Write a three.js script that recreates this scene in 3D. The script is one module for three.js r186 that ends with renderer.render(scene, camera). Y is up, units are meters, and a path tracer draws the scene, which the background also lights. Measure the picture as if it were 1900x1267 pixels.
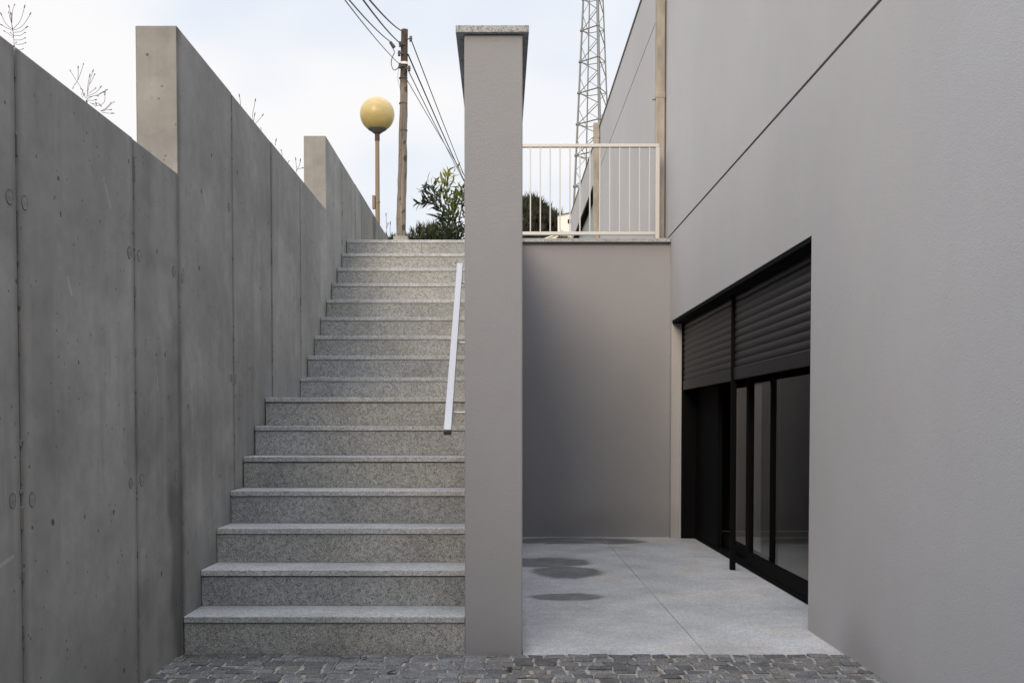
import * as THREE from 'three';
import { mergeGeometries } from 'three/addons/utils/BufferGeometryUtils.js';

// ---------------------------------------------------------------- camera, sky, sun, exposure
const W = 1900, H = 1267, FOCAL = 1990, PITCH = 0.033, EYE = 1.052, CX = 930, CY = 854;
const scene = new THREE.Scene();
const camera = new THREE.PerspectiveCamera(2 * Math.atan(H / 2 / FOCAL) * 180 / Math.PI, W / H, 0.05, 2000);
camera.position.set(0, EYE, 0);
camera.rotation.set(-PITCH, 0, 0);
camera.setViewOffset(W, H, W / 2 - CX, H / 2 - CY, W, H);
const renderer = new THREE.WebGLRenderer({ antialias: true });
renderer.setSize(1024, 682);
renderer.toneMapping = THREE.LinearToneMapping;
renderer.toneMappingExposure = 1.0;
renderer.shadowMap.enabled = true;

function rng(seed) { let s = seed | 0; return () => { s = (s + 0x6d2b79f5) | 0; let t = Math.imul(s ^ (s >>> 15), 1 | s); t = (t + Math.imul(t ^ (t >>> 7), 61 | t)) ^ t; return ((t ^ (t >>> 14)) >>> 0) / 4294967296; }; }
const clamp = (x, a = 0, b = 1) => Math.min(b, Math.max(a, x));
const sstep = (a, b, x) => { const t = clamp((x - a) / (b - a)); return t * t * (3 - 2 * t); };
const mix = (a, b, t) => a + (b - a) * t;
// tiling value noise: u, v in tiles, nx by ny lattice cells per tile
function lattice(nx, ny, seed) {
  const r = rng(seed), t = new Float32Array(nx * ny); for (let i = 0; i < t.length; i++) t[i] = r();
  return (u, v) => {
    let x = (u - Math.floor(u)) * nx, y = (v - Math.floor(v)) * ny; const i = x | 0, j = y | 0; x -= i; y -= j;
    x = x * x * (3 - 2 * x); y = y * y * (3 - 2 * y);
    const i0 = i % nx, i1 = (i + 1) % nx, j0 = (j % ny) * nx, j1 = ((j + 1) % ny) * nx;
    return (t[j0 + i0] * (1 - x) + t[j0 + i1] * x) * (1 - y) + (t[j1 + i0] * (1 - x) + t[j1 + i1] * x) * y;
  };
}
function fbm(nx, ny, oct, seed, gain = 0.5) {
  const L = []; let a = 1, sum = 0; for (let o = 0; o < oct; o++) { L.push([lattice(nx << o, ny << o, seed + o * 101), a]); sum += a; a *= gain; }
  return (u, v) => { let s = 0; for (const [f, w] of L) s += f(u, v) * w; return s / sum; };
}

function makeSky() {
  const w = 1024, h = 512, d = new Float32Array(w * h * 4);
  const n1 = fbm(6, 5, 6, 11, 0.55), n2 = fbm(14, 12, 5, 77, 0.5);
  for (let j = 0; j < h; j++) for (let i = 0; i < w; i++) {
    const u = (i + 0.5) / w, v = (j + 0.5) / h;               // v = 0 is the nadir
    const el = (v - 0.5) * Math.PI, az = (u - 0.5) * 2 * Math.PI;   // az: -PI/2 looks down -z
    const y = Math.sin(el), cl = n1(u * 2, v * 2.2) * 0.65 + n2(u * 2, v * 2.6) * 0.35;
    const k = sstep(0.33, 0.56, cl);                           // white cloud against pale blue
    const up = Math.max(y, 0);
    const b = mix(0.985, 2.5, sstep(0.38, 0.98, up));           // an overcast sky is brightest overhead
    let r = mix(0.79, 0.985, k), g = mix(0.86, 0.975, k), bl = mix(0.965, 0.985, k);
    r *= b * mix(1, 0.94, sstep(0.3, 0.9, up)); g *= b * mix(1, 0.975, sstep(0.3, 0.9, up)); bl *= b * mix(1, 1.06, sstep(0.3, 0.9, up));
    // a warm glow low on the side where the sun stands behind the clouds (behind the camera)
    const ca = Math.cos(el) * Math.cos(az - SUN_AZ) * Math.cos(SUN_EL) + Math.sin(el) * Math.sin(SUN_EL);
    const gl = Math.exp(-(1 - ca) * 2.6);
    r += 0.6 * gl; g += 0.46 * gl; bl += 0.3 * gl;
    if (y < 0) { const t = sstep(0, 0.12, -y); r = mix(r, 0.2, t); g = mix(g, 0.19, t); bl = mix(bl, 0.18, t); }
    const p = (j * w + i) * 4; d[p] = r; d[p + 1] = g; d[p + 2] = bl; d[p + 3] = 1;
  }
  const t = new THREE.DataTexture(d, w, h, THREE.RGBAFormat, THREE.FloatType);
  t.mapping = THREE.EquirectangularReflectionMapping; t.magFilter = t.minFilter = THREE.LinearFilter; t.wrapS = THREE.RepeatWrapping; t.needsUpdate = true;
  return t;
}
const SUN_DIR = new THREE.Vector3(-0.32, 0.5, 1).normalize();
const SUN_EL = Math.asin(SUN_DIR.y), SUN_AZ = Math.atan2(SUN_DIR.z, SUN_DIR.x);
const sky = makeSky();
scene.background = sky; scene.environment = sky;
const sun = new THREE.DirectionalLight(new THREE.Color().setRGB(1, 0.79, 0.55), 1.85);
sun.position.copy(SUN_DIR).multiplyScalar(60); sun.target.position.set(0, 1, -7);
sun.castShadow = true; sun.shadow.radius = 40; sun.shadow.mapSize.set(4096, 4096);
Object.assign(sun.shadow.camera, { left: -30, right: 30, top: 30, bottom: -30, near: 1, far: 160 });
scene.add(sun, sun.target);

// ---------------------------------------------------------------- helpers
const used = {};
function numbered(name) { const n = used[name] = (used[name] ?? -1) + 1; return n ? name + '_' + String(n).padStart(3, '0') : name; }
function tag(o, label, category, group) { if (label) o.userData.label = label; if (category) o.userData.category = category; if (group) o.userData.group = group; return o; }
function thing(name, label, category, pos = [0, 0, 0], group) {
  const o = new THREE.Group(); o.name = numbered(name); o.position.set(...pos); scene.add(o); return tag(o, label, category, group);
}
function mesh(name, geo, mat, parent, pos) {
  const m = new THREE.Mesh(geo, mat); m.name = parent ? name : numbered(name); m.castShadow = m.receiveShadow = true;
  if (pos) m.position.set(...pos); (parent ?? scene).add(m); return m;
}
function struct(name, geo, mat) { const m = mesh(name, geo, mat); m.userData.kind = 'structure'; return m; }
const C1 = Math.cos(PITCH), S1 = Math.sin(PITCH);
// the point at horizontal distance d that stands at a spot of the photograph (survey of the place)
function at(x, y, d) { const a = (x - CX) / FOCAL, b = -(y - CY) / FOCAL, Y = b * C1 - S1, D = b * S1 + C1, k = d / D; return new THREE.Vector3(a * k, EYE + Y * k, -d); }
// box-projected uv in metres
function metreUV(g, ou = 0, ov = 0) {
  if (g.index) g = g.toNonIndexed();
  const p = g.attributes.position, uv = new Float32Array(p.count * 2);
  const a = new THREE.Vector3(), b = new THREE.Vector3(), c = new THREE.Vector3();
  for (let i = 0; i < p.count; i += 3) {
    a.fromBufferAttribute(p, i); b.fromBufferAttribute(p, i + 1).sub(a); c.fromBufferAttribute(p, i + 2).sub(a); b.cross(c);
    const x = Math.abs(b.x), y = Math.abs(b.y), z = Math.abs(b.z);
    for (let k = i; k < i + 3; k++) {
      const X = p.getX(k), Y = p.getY(k), Z = p.getZ(k);
      if (x >= y && x >= z) { uv[k * 2] = -Z + ou; uv[k * 2 + 1] = Y + ov; }
      else if (y >= z) { uv[k * 2] = X + ou; uv[k * 2 + 1] = -Z + ov; }
      else { uv[k * 2] = X + ou; uv[k * 2 + 1] = Y + ov; }
    }
  }
  g.setAttribute('uv', new THREE.BufferAttribute(uv, 2)); return g;
}
// box from min to max with chamfered edges c, corners moved by jit(corner index) if given
function cbox(x0, x1, y0, y1, z0, z1, c = 0.003, ou = 0, ov = 0, jit) {
  if (z0 > z1) [z0, z1] = [z1, z0];
  const lo = [x0, y0, z0], hi = [x1, y1, z1], pos = [];
  const V = (sx, sy, sz, ax) => {        // vertex of corner (sx, sy, sz) that lies on the face across axis ax
    const s = [sx, sy, sz], v = [0, 0, 0]; for (let k = 0; k < 3; k++) { const e = s[k] > 0 ? hi[k] : lo[k]; v[k] = k === ax ? e : e - s[k] * c; }
    if (jit) { const j = jit((sx > 0 ? 1 : 0) + (sy > 0 ? 2 : 0) + (sz > 0 ? 4 : 0)); v[0] += j[0]; v[1] += j[1]; v[2] += j[2]; }
    return v;
  };
  const ctr = [(x0 + x1) / 2, (y0 + y1) / 2, (z0 + z1) / 2];
  const tri = (a, b, d) => {
    const u = [b[0] - a[0], b[1] - a[1], b[2] - a[2]], w = [d[0] - a[0], d[1] - a[1], d[2] - a[2]];
    const n = [u[1] * w[2] - u[2] * w[1], u[2] * w[0] - u[0] * w[2], u[0] * w[1] - u[1] * w[0]];
    const o = n[0] * (a[0] - ctr[0]) + n[1] * (a[1] - ctr[1]) + n[2] * (a[2] - ctr[2]);
    if (o >= 0) pos.push(...a, ...b, ...d); else pos.push(...a, ...d, ...b);
  };
  const quad = (a, b, d, e) => { tri(a, b, d); tri(a, d, e); };
  const P = (ax, s, t, r) => { const q = [0, 0, 0]; q[ax] = s; q[(ax + 1) % 3] = t; q[(ax + 2) % 3] = r; return q; };
  for (let ax = 0; ax < 3; ax++) for (const s of [-1, 1])
    quad(V(...P(ax, s, -1, -1), ax), V(...P(ax, s, 1, -1), ax), V(...P(ax, s, 1, 1), ax), V(...P(ax, s, -1, 1), ax));
  for (let ax = 0; ax < 3; ax++) { const a1 = (ax + 1) % 3, a2 = (ax + 2) % 3;
    for (const t of [-1, 1]) for (const r of [-1, 1]) quad(V(...P(ax, -1, t, r), a1), V(...P(ax, 1, t, r), a1), V(...P(ax, 1, t, r), a2), V(...P(ax, -1, t, r), a2)); }
  for (const a of [-1, 1]) for (const b of [-1, 1]) for (const d of [-1, 1]) tri(V(a, b, d, 0), V(a, b, d, 1), V(a, b, d, 2));
  const g = new THREE.BufferGeometry(); g.setAttribute('position', new THREE.Float32BufferAttribute(pos, 3)); g.computeVertexNormals();
  return metreUV(g, ou, ov);
}
function rod(a, b, r0, r1 = r0, seg = 8) {   // tapered cylinder between two points
  const A = a.isVector3 ? a : new THREE.Vector3(...a), B = b.isVector3 ? b : new THREE.Vector3(...b), d = B.clone().sub(A), L = d.length();
  const g = new THREE.CylinderGeometry(r1, r0, L, seg, 1).translate(0, L / 2, 0);
  g.applyQuaternion(new THREE.Quaternion().setFromUnitVectors(new THREE.Vector3(0, 1, 0), d.normalize())); return g.translate(A.x, A.y, A.z);
}
const tube = (pts, r, n = 24, seg = 6) => new THREE.TubeGeometry(new THREE.CatmullRomCurve3(pts), n, r, seg);
const merge = (list) => mergeGeometries(list.map((g) => { const q = g.index ? g.toNonIndexed() : g; return q; }));

// ---------------------------------------------------------------- textures
function tex(w, h, fn, srgb, repU, repV) {      // fn(u, v, i, j) -> linear [r, g, b] or a grey
  const d = new Uint8Array(w * h * 4), enc = (x) => { x = clamp(x); return Math.round(255 * (srgb ? (x <= 0.0031308 ? 12.92 * x : 1.055 * Math.pow(x, 1 / 2.4) - 0.055) : x)); };
  for (let j = 0; j < h; j++) for (let i = 0; i < w; i++) {
    const c = fn((i + 0.5) / w, (j + 0.5) / h, i, j), p = (j * w + i) * 4;
    if (typeof c === 'number') d[p] = d[p + 1] = d[p + 2] = enc(c); else { d[p] = enc(c[0]); d[p + 1] = enc(c[1]); d[p + 2] = enc(c[2]); } d[p + 3] = 255;
  }
  const t = new THREE.DataTexture(d, w, h); t.wrapS = t.wrapT = THREE.RepeatWrapping; t.magFilter = THREE.LinearFilter; t.minFilter = THREE.LinearMipmapLinearFilter; t.generateMipmaps = true;
  if (srgb) t.colorSpace = THREE.SRGBColorSpace; t.repeat.set(1 / repU, 1 / repV); t.needsUpdate = true; return t;
}
const col = (r, g, b) => new THREE.Color().setRGB(r, g, b);

// cast concrete: 8 m by 4 m, u runs along the wall from d = 0, v is height
const bugs = (() => {
  const r = rng(5), L = [];
  for (let k = 0; k < 1500; k++) L.push([r() * 8, r() * 4, 0.0016 + Math.pow(r(), 7) * 0.008, 0.6 + r() * 0.9]);
  return L;
})();
const CW = 2048, CHh = 1024;
const holeMap = new Float32Array(CW * CHh);
for (const [u, v, rad, st] of bugs) {
  const R = Math.max(rad, 0.003), pi = u / 8 * CW, pj = v / 4 * CHh, ri = Math.ceil(R * st * CW / 8) + 1, rj = Math.ceil(R * CHh / 4 * 1.5) + 1;
  for (let b = -rj; b <= rj; b++) for (let a = -ri; a <= ri; a++) {
    const ii = (Math.floor(pi) + a + CW) % CW, jj = (Math.floor(pj) + b + CHh) % CHh;
    const x = (Math.floor(pi) + a + 0.5 - pi) * 8 / CW / (R * st), y = (Math.floor(pj) + b + 0.5 - pj) * 4 / CHh / (R * 1.3);
    holeMap[jj * CW + ii] = Math.max(holeMap[jj * CW + ii], 1 - sstep(0.6, 1.25, Math.hypot(x, y)));
  }
}
const SCR = [[3.96, 1.96, 4.03, 1.86], [3.0, 0.62, 3.2, 0.66], [4.55, 1.3, 4.57, 1.2], [5.3, 2.2, 5.33, 2.13], [3.62, 1.55, 3.66, 1.49]];
const JOINTS = [3.255, 4.285, 4.876, 5.857, 6.85, 7.83, 8.98, 9.9, 10.8];
const cA = fbm(7, 3, 6, 21, 0.6), cStreak = fbm(60, 3, 4, 31, 0.6), cFine = fbm(128, 64, 4, 41, 0.7), cMott = fbm(20, 12, 4, 51, 0.55), cPatch = fbm(10, 6, 4, 63, 0.5);
const concreteMap = tex(CW, CHh, (u, v, i, j) => {
  const x = u * 8, y = v * 4, s = cStreak(u, v), m = cMott(u, v);
  let k = 1 + (cA(u, v) - 0.5) * 0.5 + (s - 0.5) * 0.2 + (m - 0.5) * 0.34 + (cFine(u, v) - 0.5) * 0.3;
  // damp streaks that follow the panel edges of the narrow strip (d 4.3 to 4.9)
  const e1 = 1 - sstep(0.03, 0.17, Math.abs(x - 4.40) + (m - 0.5) * 0.25), e2 = 1 - sstep(0.02, 0.13, Math.abs(x - 4.83) + (m - 0.5) * 0.22);
  const pv = sstep(0.42, 0.58, cPatch(u, v));
  k *= 1 - 0.42 * Math.max(e1 * mix(0.45, 1, pv), e2 * mix(0.35, 1, 1 - pv));
  // pale lime patches and smeared dark ones
  k *= 1 + 0.2 * sstep(0.54, 0.72, cPatch(u + 0.31, v + 0.17)) - 0.16 * sstep(0.62, 0.74, cMott(u + 0.4, v * 1 + 0.2)) * sstep(0.5, 0.6, s);
  k *= 1 - 0.13 * sstep(0.5, 0.64, cPatch(u + 0.63, v + 0.4)) * sstep(0.47, 0.6, cStreak(u + 0.21, v * 0.5 + 0.1));
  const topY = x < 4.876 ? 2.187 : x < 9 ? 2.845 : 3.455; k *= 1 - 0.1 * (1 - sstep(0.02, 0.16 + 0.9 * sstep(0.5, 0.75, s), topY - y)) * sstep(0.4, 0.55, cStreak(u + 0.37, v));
  for (const [sx, sy, ex, ey] of SCR) { const lx = ex - sx, ly = ey - sy, tt = ((x - sx) * lx + (y - sy) * ly) / (lx * lx + ly * ly); if (tt > 0 && tt < 1 && Math.hypot(x - sx - tt * lx, y - sy - tt * ly) < 0.006) k *= 1.35; }
  for (const q of JOINTS) { const dd = Math.abs(x - q); if (dd < 0.06) k *= 1 - 0.3 * (1 - sstep(0.005, 0.05, dd)); }
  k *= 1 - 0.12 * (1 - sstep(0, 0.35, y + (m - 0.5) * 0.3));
  k *= 1 - 0.72 * holeMap[j * CW + i];
  const w = (cA(u + 0.5, v + 0.25) - 0.5) * 0.05;
  return [0.277 * k * (1 + w), 0.274 * k, 0.260 * k * (1 - w)];
}, true, 8, 4);
const concreteBump = tex(CW, CHh, (u, v, i, j) => 0.6 + (cFine(u, v) - 0.5) * 0.25 + (cStreak(u, v) - 0.5) * 0.2 - 0.5 * holeMap[j * CW + i], false, 8, 4);
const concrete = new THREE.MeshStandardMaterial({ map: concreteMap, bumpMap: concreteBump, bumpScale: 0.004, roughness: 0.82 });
const concreteDark = new THREE.MeshStandardMaterial({ color: col(0.1, 0.098, 0.093), roughness: 0.95 });

// speckled granite, 2 m by 2 m
function granite(seed, base, tintF, spread) {
  const n = 1024, cells = 380, r = rng(seed), cx = new Float32Array(cells * cells), cy = new Float32Array(cells * cells), val = new Float32Array(cells * cells), hue = new Float32Array(cells * cells);
  const clump = fbm(90, 90, 2, seed + 3);
  for (let k = 0; k < cx.length; k++) {
    cx[k] = r(); cy[k] = r(); const t = r() + (clump((k % cells) / cells, Math.floor(k / cells) / cells) - 0.5) * 0.5;
    val[k] = mix(1, t < 0.14 ? 0.32 : t < 0.4 ? 0.74 : t < 0.82 ? 1.1 : 1.5, spread) * (0.9 + 0.2 * r()); hue[k] = (r() - 0.5) * 0.1;
  }
  const soft = fbm(5, 5, 4, seed + 9);
  return tex(n, n, (u, v) => {
    const x = u * cells, y = v * cells, i = x | 0, j = y | 0; let best = 9, id = 0;
    for (let b = -1; b <= 1; b++) for (let a = -1; a <= 1; a++) {
      const ii = (i + a + cells) % cells, jj = (j + b + cells) % cells, k = jj * cells + ii, dx = i + a + cx[k] - x, dy = j + b + cy[k] - y, dd = dx * dx + dy * dy;
      if (dd < best) { best = dd; id = k; }
    }
    const q = base * val[id] * (1 + (soft(u, v) - 0.5) * 0.5), w = hue[id];
    return [q * tintF[0] * (1 + w), q * tintF[1], q * tintF[2] * (1 - w)];
  }, true, 1.2, 1.2);
}
const grainBump = (() => { const f = fbm(256, 256, 2, 303, 0.8); return tex(1024, 1024, (u, v) => f(u, v), false, 2, 2); })();
const gStair = granite(91, 0.345, [0.965, 1.0, 1.01], 0.88), gFloor = granite(191, 0.5, [0.95, 1.0, 1.05], 0.55);
const stairMats = [[1, 1, 1], [0.88, 0.89, 0.9], [0.96, 0.95, 0.92], [0.92, 0.92, 0.88]].map((c) => new THREE.MeshStandardMaterial({ map: gStair, color: col(...c), bumpMap: grainBump, bumpScale: 0.0012, roughness: 0.74 }));
const treadMats = [[1, 1, 1], [0.94, 0.95, 0.95]].map((c) => new THREE.MeshStandardMaterial({ map: granite(95 + c[0] * 10, 0.41, [0.965, 1, 1.025], 0.75), color: col(...c), bumpMap: grainBump, bumpScale: 0.0012, roughness: 0.7 }));
const copingMat = new THREE.MeshStandardMaterial({ map: gStair, color: col(1, 1, 1), bumpMap: grainBump, bumpScale: 0.001, roughness: 0.75 });

// terrace floor, with damp stains of their own shape; 2 m wide from x = 0, 5.4 m deep from d = 4.8
const STAINS = [[0.55, 9.72, 0.58, 0.30], [1.0, 9.66, 0.34, 0.24], [0.30, 8.19, 0.43, 0.30], [0.475, 7.63, 0.265, 0.34], [0.40, 6.53, 0.245, 0.15]];
const fSoft = fbm(6, 14, 5, 404), fEdge = fbm(16, 40, 4, 414), gF = gFloor.image;
const terraceMap = tex(1024, 2048, (u, v, i, j) => {
  const X = u * 2, D = 4.8 + v * 5.4;
  const gi = Math.floor((X / 1.2) * 1024) % 1024, gj = Math.floor((D / 1.2) * 1024) % 1024, p = (gj * 1024 + gi) * 4;
  let k = 1 + (fSoft(u, v) - 0.5) * 0.2, s = 0;
  for (const [sx, sd, rx, rd] of STAINS) { const q = Math.hypot((X - sx) / rx, (D - sd) / rd) + (fEdge(u, v) - 0.5) * 0.36; s = Math.max(s, (1 - sstep(0.76, 1.08, q)) * (0.86 + 0.14 * sstep(0.3, 0.6, fEdge(u + 0.4, v + 0.2)))); }
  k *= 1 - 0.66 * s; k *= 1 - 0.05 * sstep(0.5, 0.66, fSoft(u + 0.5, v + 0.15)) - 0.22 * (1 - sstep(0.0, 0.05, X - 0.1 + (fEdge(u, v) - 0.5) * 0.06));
  const warm = 0.05 * sstep(0.55, 0.7, fSoft(u + 0.3, v + 0.6));
  const lin = (b) => Math.pow(b / 255, 2.2);
  return [lin(gF.data[p]) * k * (1 + warm), lin(gF.data[p + 1]) * k, lin(gF.data[p + 2]) * k * (1 - warm)];
}, true, 2, 5.4);
terraceMap.offset.set(0, -4.8 / 5.4);
const terraceMats = [1, 0.96, 0.985].map((k) => new THREE.MeshStandardMaterial({ map: terraceMap, color: col(k, k, k), bumpMap: grainBump, bumpScale: 0.0008, roughness: 0.62 }));

// painted render (stucco): colour over 12 m, trowel grain over 1.3 m
const sA = fbm(9, 9, 6, 501, 0.55), sS = fbm(70, 5, 4, 511, 0.55), sG = fbm(90, 150, 3, 521, 0.75), sP = fbm(22, 34, 3, 531, 0.6);
const stuccoMap = tex(1024, 1024, (u, v) => { const y = v * 12, a = sA(u, v); let k = 1 + (a - 0.5) * 0.2 + (sS(u, v) - 0.5) * 0.03; k *= 1 - 0.14 * (1 - sstep(0.02, 0.3, y + (a - 0.5) * 0.5)) ; const w = (sA(u + 0.4, v + 0.3) - 0.5) * 0.05; return [0.45 * k * (1 + w), 0.448 * k, 0.455 * k * (1 - w)]; }, true, 12, 12);
const stuccoBump = tex(1024, 1024, (u, v) => { const g = sG(u, v); return 0.35 * sP(u, v) + 0.65 * g - 0.5 * sstep(0.64, 0.76, g) * sstep(0.45, 0.6, sP(u, v)); }, false, 0.62, 0.62);
const stucco = new THREE.MeshStandardMaterial({ map: stuccoMap, bumpMap: stuccoBump, bumpScale: 0.0013, roughness: 0.9 });
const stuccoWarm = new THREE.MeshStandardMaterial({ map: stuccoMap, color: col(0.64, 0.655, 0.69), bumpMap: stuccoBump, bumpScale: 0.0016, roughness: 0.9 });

const M = {
  black: new THREE.MeshPhysicalMaterial({ color: col(0.005, 0.005, 0.006), roughness: 0.75, specularIntensity: 0.1 }),
  shutter: new THREE.MeshPhysicalMaterial({ color: col(0.016, 0.015, 0.017), roughness: 0.45, specularIntensity: 0.6 }),
  joint: new THREE.MeshStandardMaterial({ color: col(0.03, 0.029, 0.029), roughness: 0.9 }),
  glass: new THREE.MeshPhysicalMaterial({ color: col(0.82, 0.85, 0.84), transmission: 1, thickness: 0, roughness: 0.02, ior: 1.27 }),
  steel: new THREE.MeshStandardMaterial({ color: col(0.5, 0.505, 0.51), roughness: 0.5, metalness: 0.4 }),
  alu: new THREE.MeshStandardMaterial({ color: col(0.5, 0.51, 0.55), roughness: 0.5, metalness: 0.45 }),
  plasticGrey: new THREE.MeshStandardMaterial({ color: col(0.07, 0.07, 0.07), roughness: 0.6 }),
  galv: new THREE.MeshStandardMaterial({ color: col(0.2, 0.2, 0.2), roughness: 0.55, metalness: 0.5 }),
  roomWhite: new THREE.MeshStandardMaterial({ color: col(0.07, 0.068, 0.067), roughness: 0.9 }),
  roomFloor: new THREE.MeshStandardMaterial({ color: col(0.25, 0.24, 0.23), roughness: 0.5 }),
  wire: new THREE.MeshStandardMaterial({ color: col(0.06, 0.06, 0.065), roughness: 0.7 }),
  wireGrey: new THREE.MeshStandardMaterial({ color: col(0.3, 0.31, 0.33), roughness: 0.7 }),
  twig: new THREE.MeshStandardMaterial({ color: col(0.07, 0.062, 0.058), roughness: 0.95 }),
  white: new THREE.MeshStandardMaterial({ color: col(0.78, 0.75, 0.7), roughness: 0.85 }),
  capDark: new THREE.MeshStandardMaterial({ color: col(0.12, 0.12, 0.125), roughness: 0.6 }),
};
const soilF = fbm(8, 8, 6, 611), soilMap = tex(512, 512, (u, v) => { const k = soilF(u, v); return [mix(0.05, 0.13, k), mix(0.055, 0.12, k), mix(0.03, 0.07, k)]; }, true, 4, 4);
const soil = new THREE.MeshStandardMaterial({ map: soilMap, roughness: 1 });
const sandF = fbm(40, 40, 4, 621, 0.7), sandMap = tex(512, 512, (u, v) => { const k = sandF(u, v); return [mix(0.16, 0.5, k), mix(0.155, 0.48, k), mix(0.14, 0.435, k)]; }, true, 0.9, 0.9);
const sand = new THREE.MeshStandardMaterial({ map: sandMap, bumpMap: grainBump, bumpScale: 0.004, roughness: 1 });
const pipeF = fbm(5, 12, 5, 631), pipeMap = tex(256, 512, (u, v) => { const k = 0.85 + (pipeF(u, v) - 0.5) * 0.9; return [0.37 * k, 0.335 * k, 0.285 * k]; }, true, 0.6, 2.4);
const pipeMat = new THREE.MeshStandardMaterial({ map: pipeMap, roughness: 0.6 });

// ---------------------------------------------------------------- ground
{
  const g = new THREE.PlaneGeometry(600, 310, 2, 2).rotateX(-Math.PI / 2).translate(0, -0.06, 145);
  struct('ground', metreUV(g), soil);
  const hgt = (x, d) => { let y = 2.76 + 2.6 * sstep(14, 42, d) + 2.5 * sstep(60, 300, d); return y; };
  const ug = new THREE.PlaneGeometry(800, 700, 160, 140).rotateX(-Math.PI / 2).translate(0, 0, -10.2 - 350);
  const p = ug.attributes.position; for (let i = 0; i < p.count; i++) p.setY(i, hgt(p.getX(i), -p.getZ(i)));
  ug.computeVertexNormals(); const sl = metreUV(ug); sl.computeVertexNormals(); struct('upper_ground', sl, soil);
  const bk = new THREE.PlaneGeometry(40, 32, 40, 40).rotateX(-Math.PI / 2).translate(-21.64, 0, 5.8);
  const q = bk.attributes.position; for (let i = 0; i < q.count; i++) q.setY(i, 1.75 + 1.0 * sstep(4.5, 10, -q.getZ(i)) + 0.9 * sstep(-2.5, -12, q.getX(i)) * 0.5);
  const bb = metreUV(bk); bb.computeVertexNormals(); struct('earth_bank', bb, soil);
}
// cobbled forecourt: every sett that the photograph shows is a piece of its own
{
  const pav = new THREE.Group(); pav.name = 'cobbled_pavement'; pav.userData.kind = 'structure'; scene.add(pav);
  mesh('mortar_bed', cbox(-1.47, 1.6, -0.05, -0.0005, 6, -4.87, 0.001), sand, pav);
  const settF = granite(777, 0.185, [0.975, 1.0, 1.035], 1.3);
  const settM = [0.8, 1, 1.2, 1.0, 0.66].map((k, i) => new THREE.MeshStandardMaterial({ map: settF, color: col(k * 0.8, k * (i === 3 ? 0.77 : 0.8), k * (i === 3 ? 0.68 : 0.8)), bumpMap: grainBump, bumpScale: 0.004, roughness: 0.78 }));
  const r = rng(8), variants = [];
  for (let k = 0; k < 9; k++) {
    const j = []; for (let c = 0; c < 8; c++) j.push([(r() - 0.5) * 0.2, (r() - 0.5) * 0.1, (r() - 0.5) * 0.22]);
    const b = cbox(-0.5, 0.5, -0.5, 0, -0.5, 0.5, 0.05, 0, 0, (c) => j[c]);
    const uv = b.attributes.uv; for (let i = 0; i < uv.count; i++) uv.setXY(i, uv.getX(i) * 0.1 + k * 0.21, uv.getY(i) * 0.1 + k * 0.13); variants.push(b);
  }
  const far = [];
  let row = 0;
  for (let d = 4.872; d > 1.2; row++) {
    const dep = 0.07 + r() * 0.016, cover = (x) => x > -0.722 && x < -0.17;
    let x = -1.455 + (row % 2 ? -0.05 : 0);
    while (x < 1.56) {
      const inC = cover(x + 0.05), w = (inC ? 0.082 : 0.07) + r() * 0.045;
      let x1 = x + w; for (const e of [-0.725, -0.168]) if (x < e - 0.01 && x1 > e - 0.035) x1 = e;
      const gap = inC ? 0.006 : 0.006 + r() * 0.010, sw = x1 - x - gap, sd = dep - (inC ? 0.007 : 0.007 + r() * 0.006);
      const wx = (x + x1) / 2, wd = d - dep / 2 + (r() - 0.5) * 0.01;
      if (sw > 0.025) {
        const spec = [wx, 0.002 + r() * 0.005, -wd, sw, 0.05, sd, (r() - 0.5) * (inC ? 0.03 : 0.12), Math.floor(r() * 9), inC ? (r() < 0.7 ? 1 : 2) : Math.floor(r() * 5)];
        if (d > 4.28) {
          const m = mesh('sett', variants[spec[7]], settM[spec[8]], pav, spec.slice(0, 3)); m.scale.set(spec[3], 0.05, spec[5]); m.rotation.set((r() - 0.5) * 0.07, spec[6], (r() - 0.5) * 0.05);
        } else far.push(spec);
      }
      x = x1;
    }
    d -= dep;
  }
  const im = new THREE.InstancedMesh(variants[0], settM[1], far.length), o = new THREE.Object3D(); im.name = 'sett_field'; im.userData.kind = 'stuff';
  far.forEach((s, i) => { o.position.set(s[0], s[1], s[2]); o.scale.set(s[3], 0.05, s[5]); o.rotation.y = s[6]; o.updateMatrix(); im.setMatrixAt(i, o.matrix); }); pav.add(im);
  const fr = thing('access_cover', 'thin metal frame of a cover set with setts before the lowest stair step', 'access cover');
  for (const x of [-0.724, -0.168]) mesh('frame_edge', cbox(x - 0.004, x + 0.004, -0.04, 0.006, -3.6, -4.8, 0.001), M.galv, fr);
  mesh('frame_edge', cbox(-0.7195, -0.1725, -0.04, 0.005, -3.6, -3.608, 0.001), M.galv, fr);
}
// terrace floor of granite slabs
{
  const t = new THREE.Group(); t.name = 'terrace_floor'; t.userData.kind = 'structure'; scene.add(t);
  const ds = [4.885, 5.604, 6.4, 7.15, 7.883, 8.64, 9.4, 10.04], r = rng(14);
  mesh('slab_bed', cbox(0.09, 1.9, -0.1, -0.012, -4.9, -10.04, 0.001), M.joint, t);
  for (let i = 0; i < 7; i++) for (const [x0, x1] of [[0.1, 0.9425], [0.9455, 1.795]])
    mesh('slab', cbox(x0, x1, -0.055, (r() - 0.5) * 0.0012, -ds[i] - 0.0008, -ds[i + 1] + 0.0008, 0.0012), terraceMats[Math.floor(r() * 3)], t);
}

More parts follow.
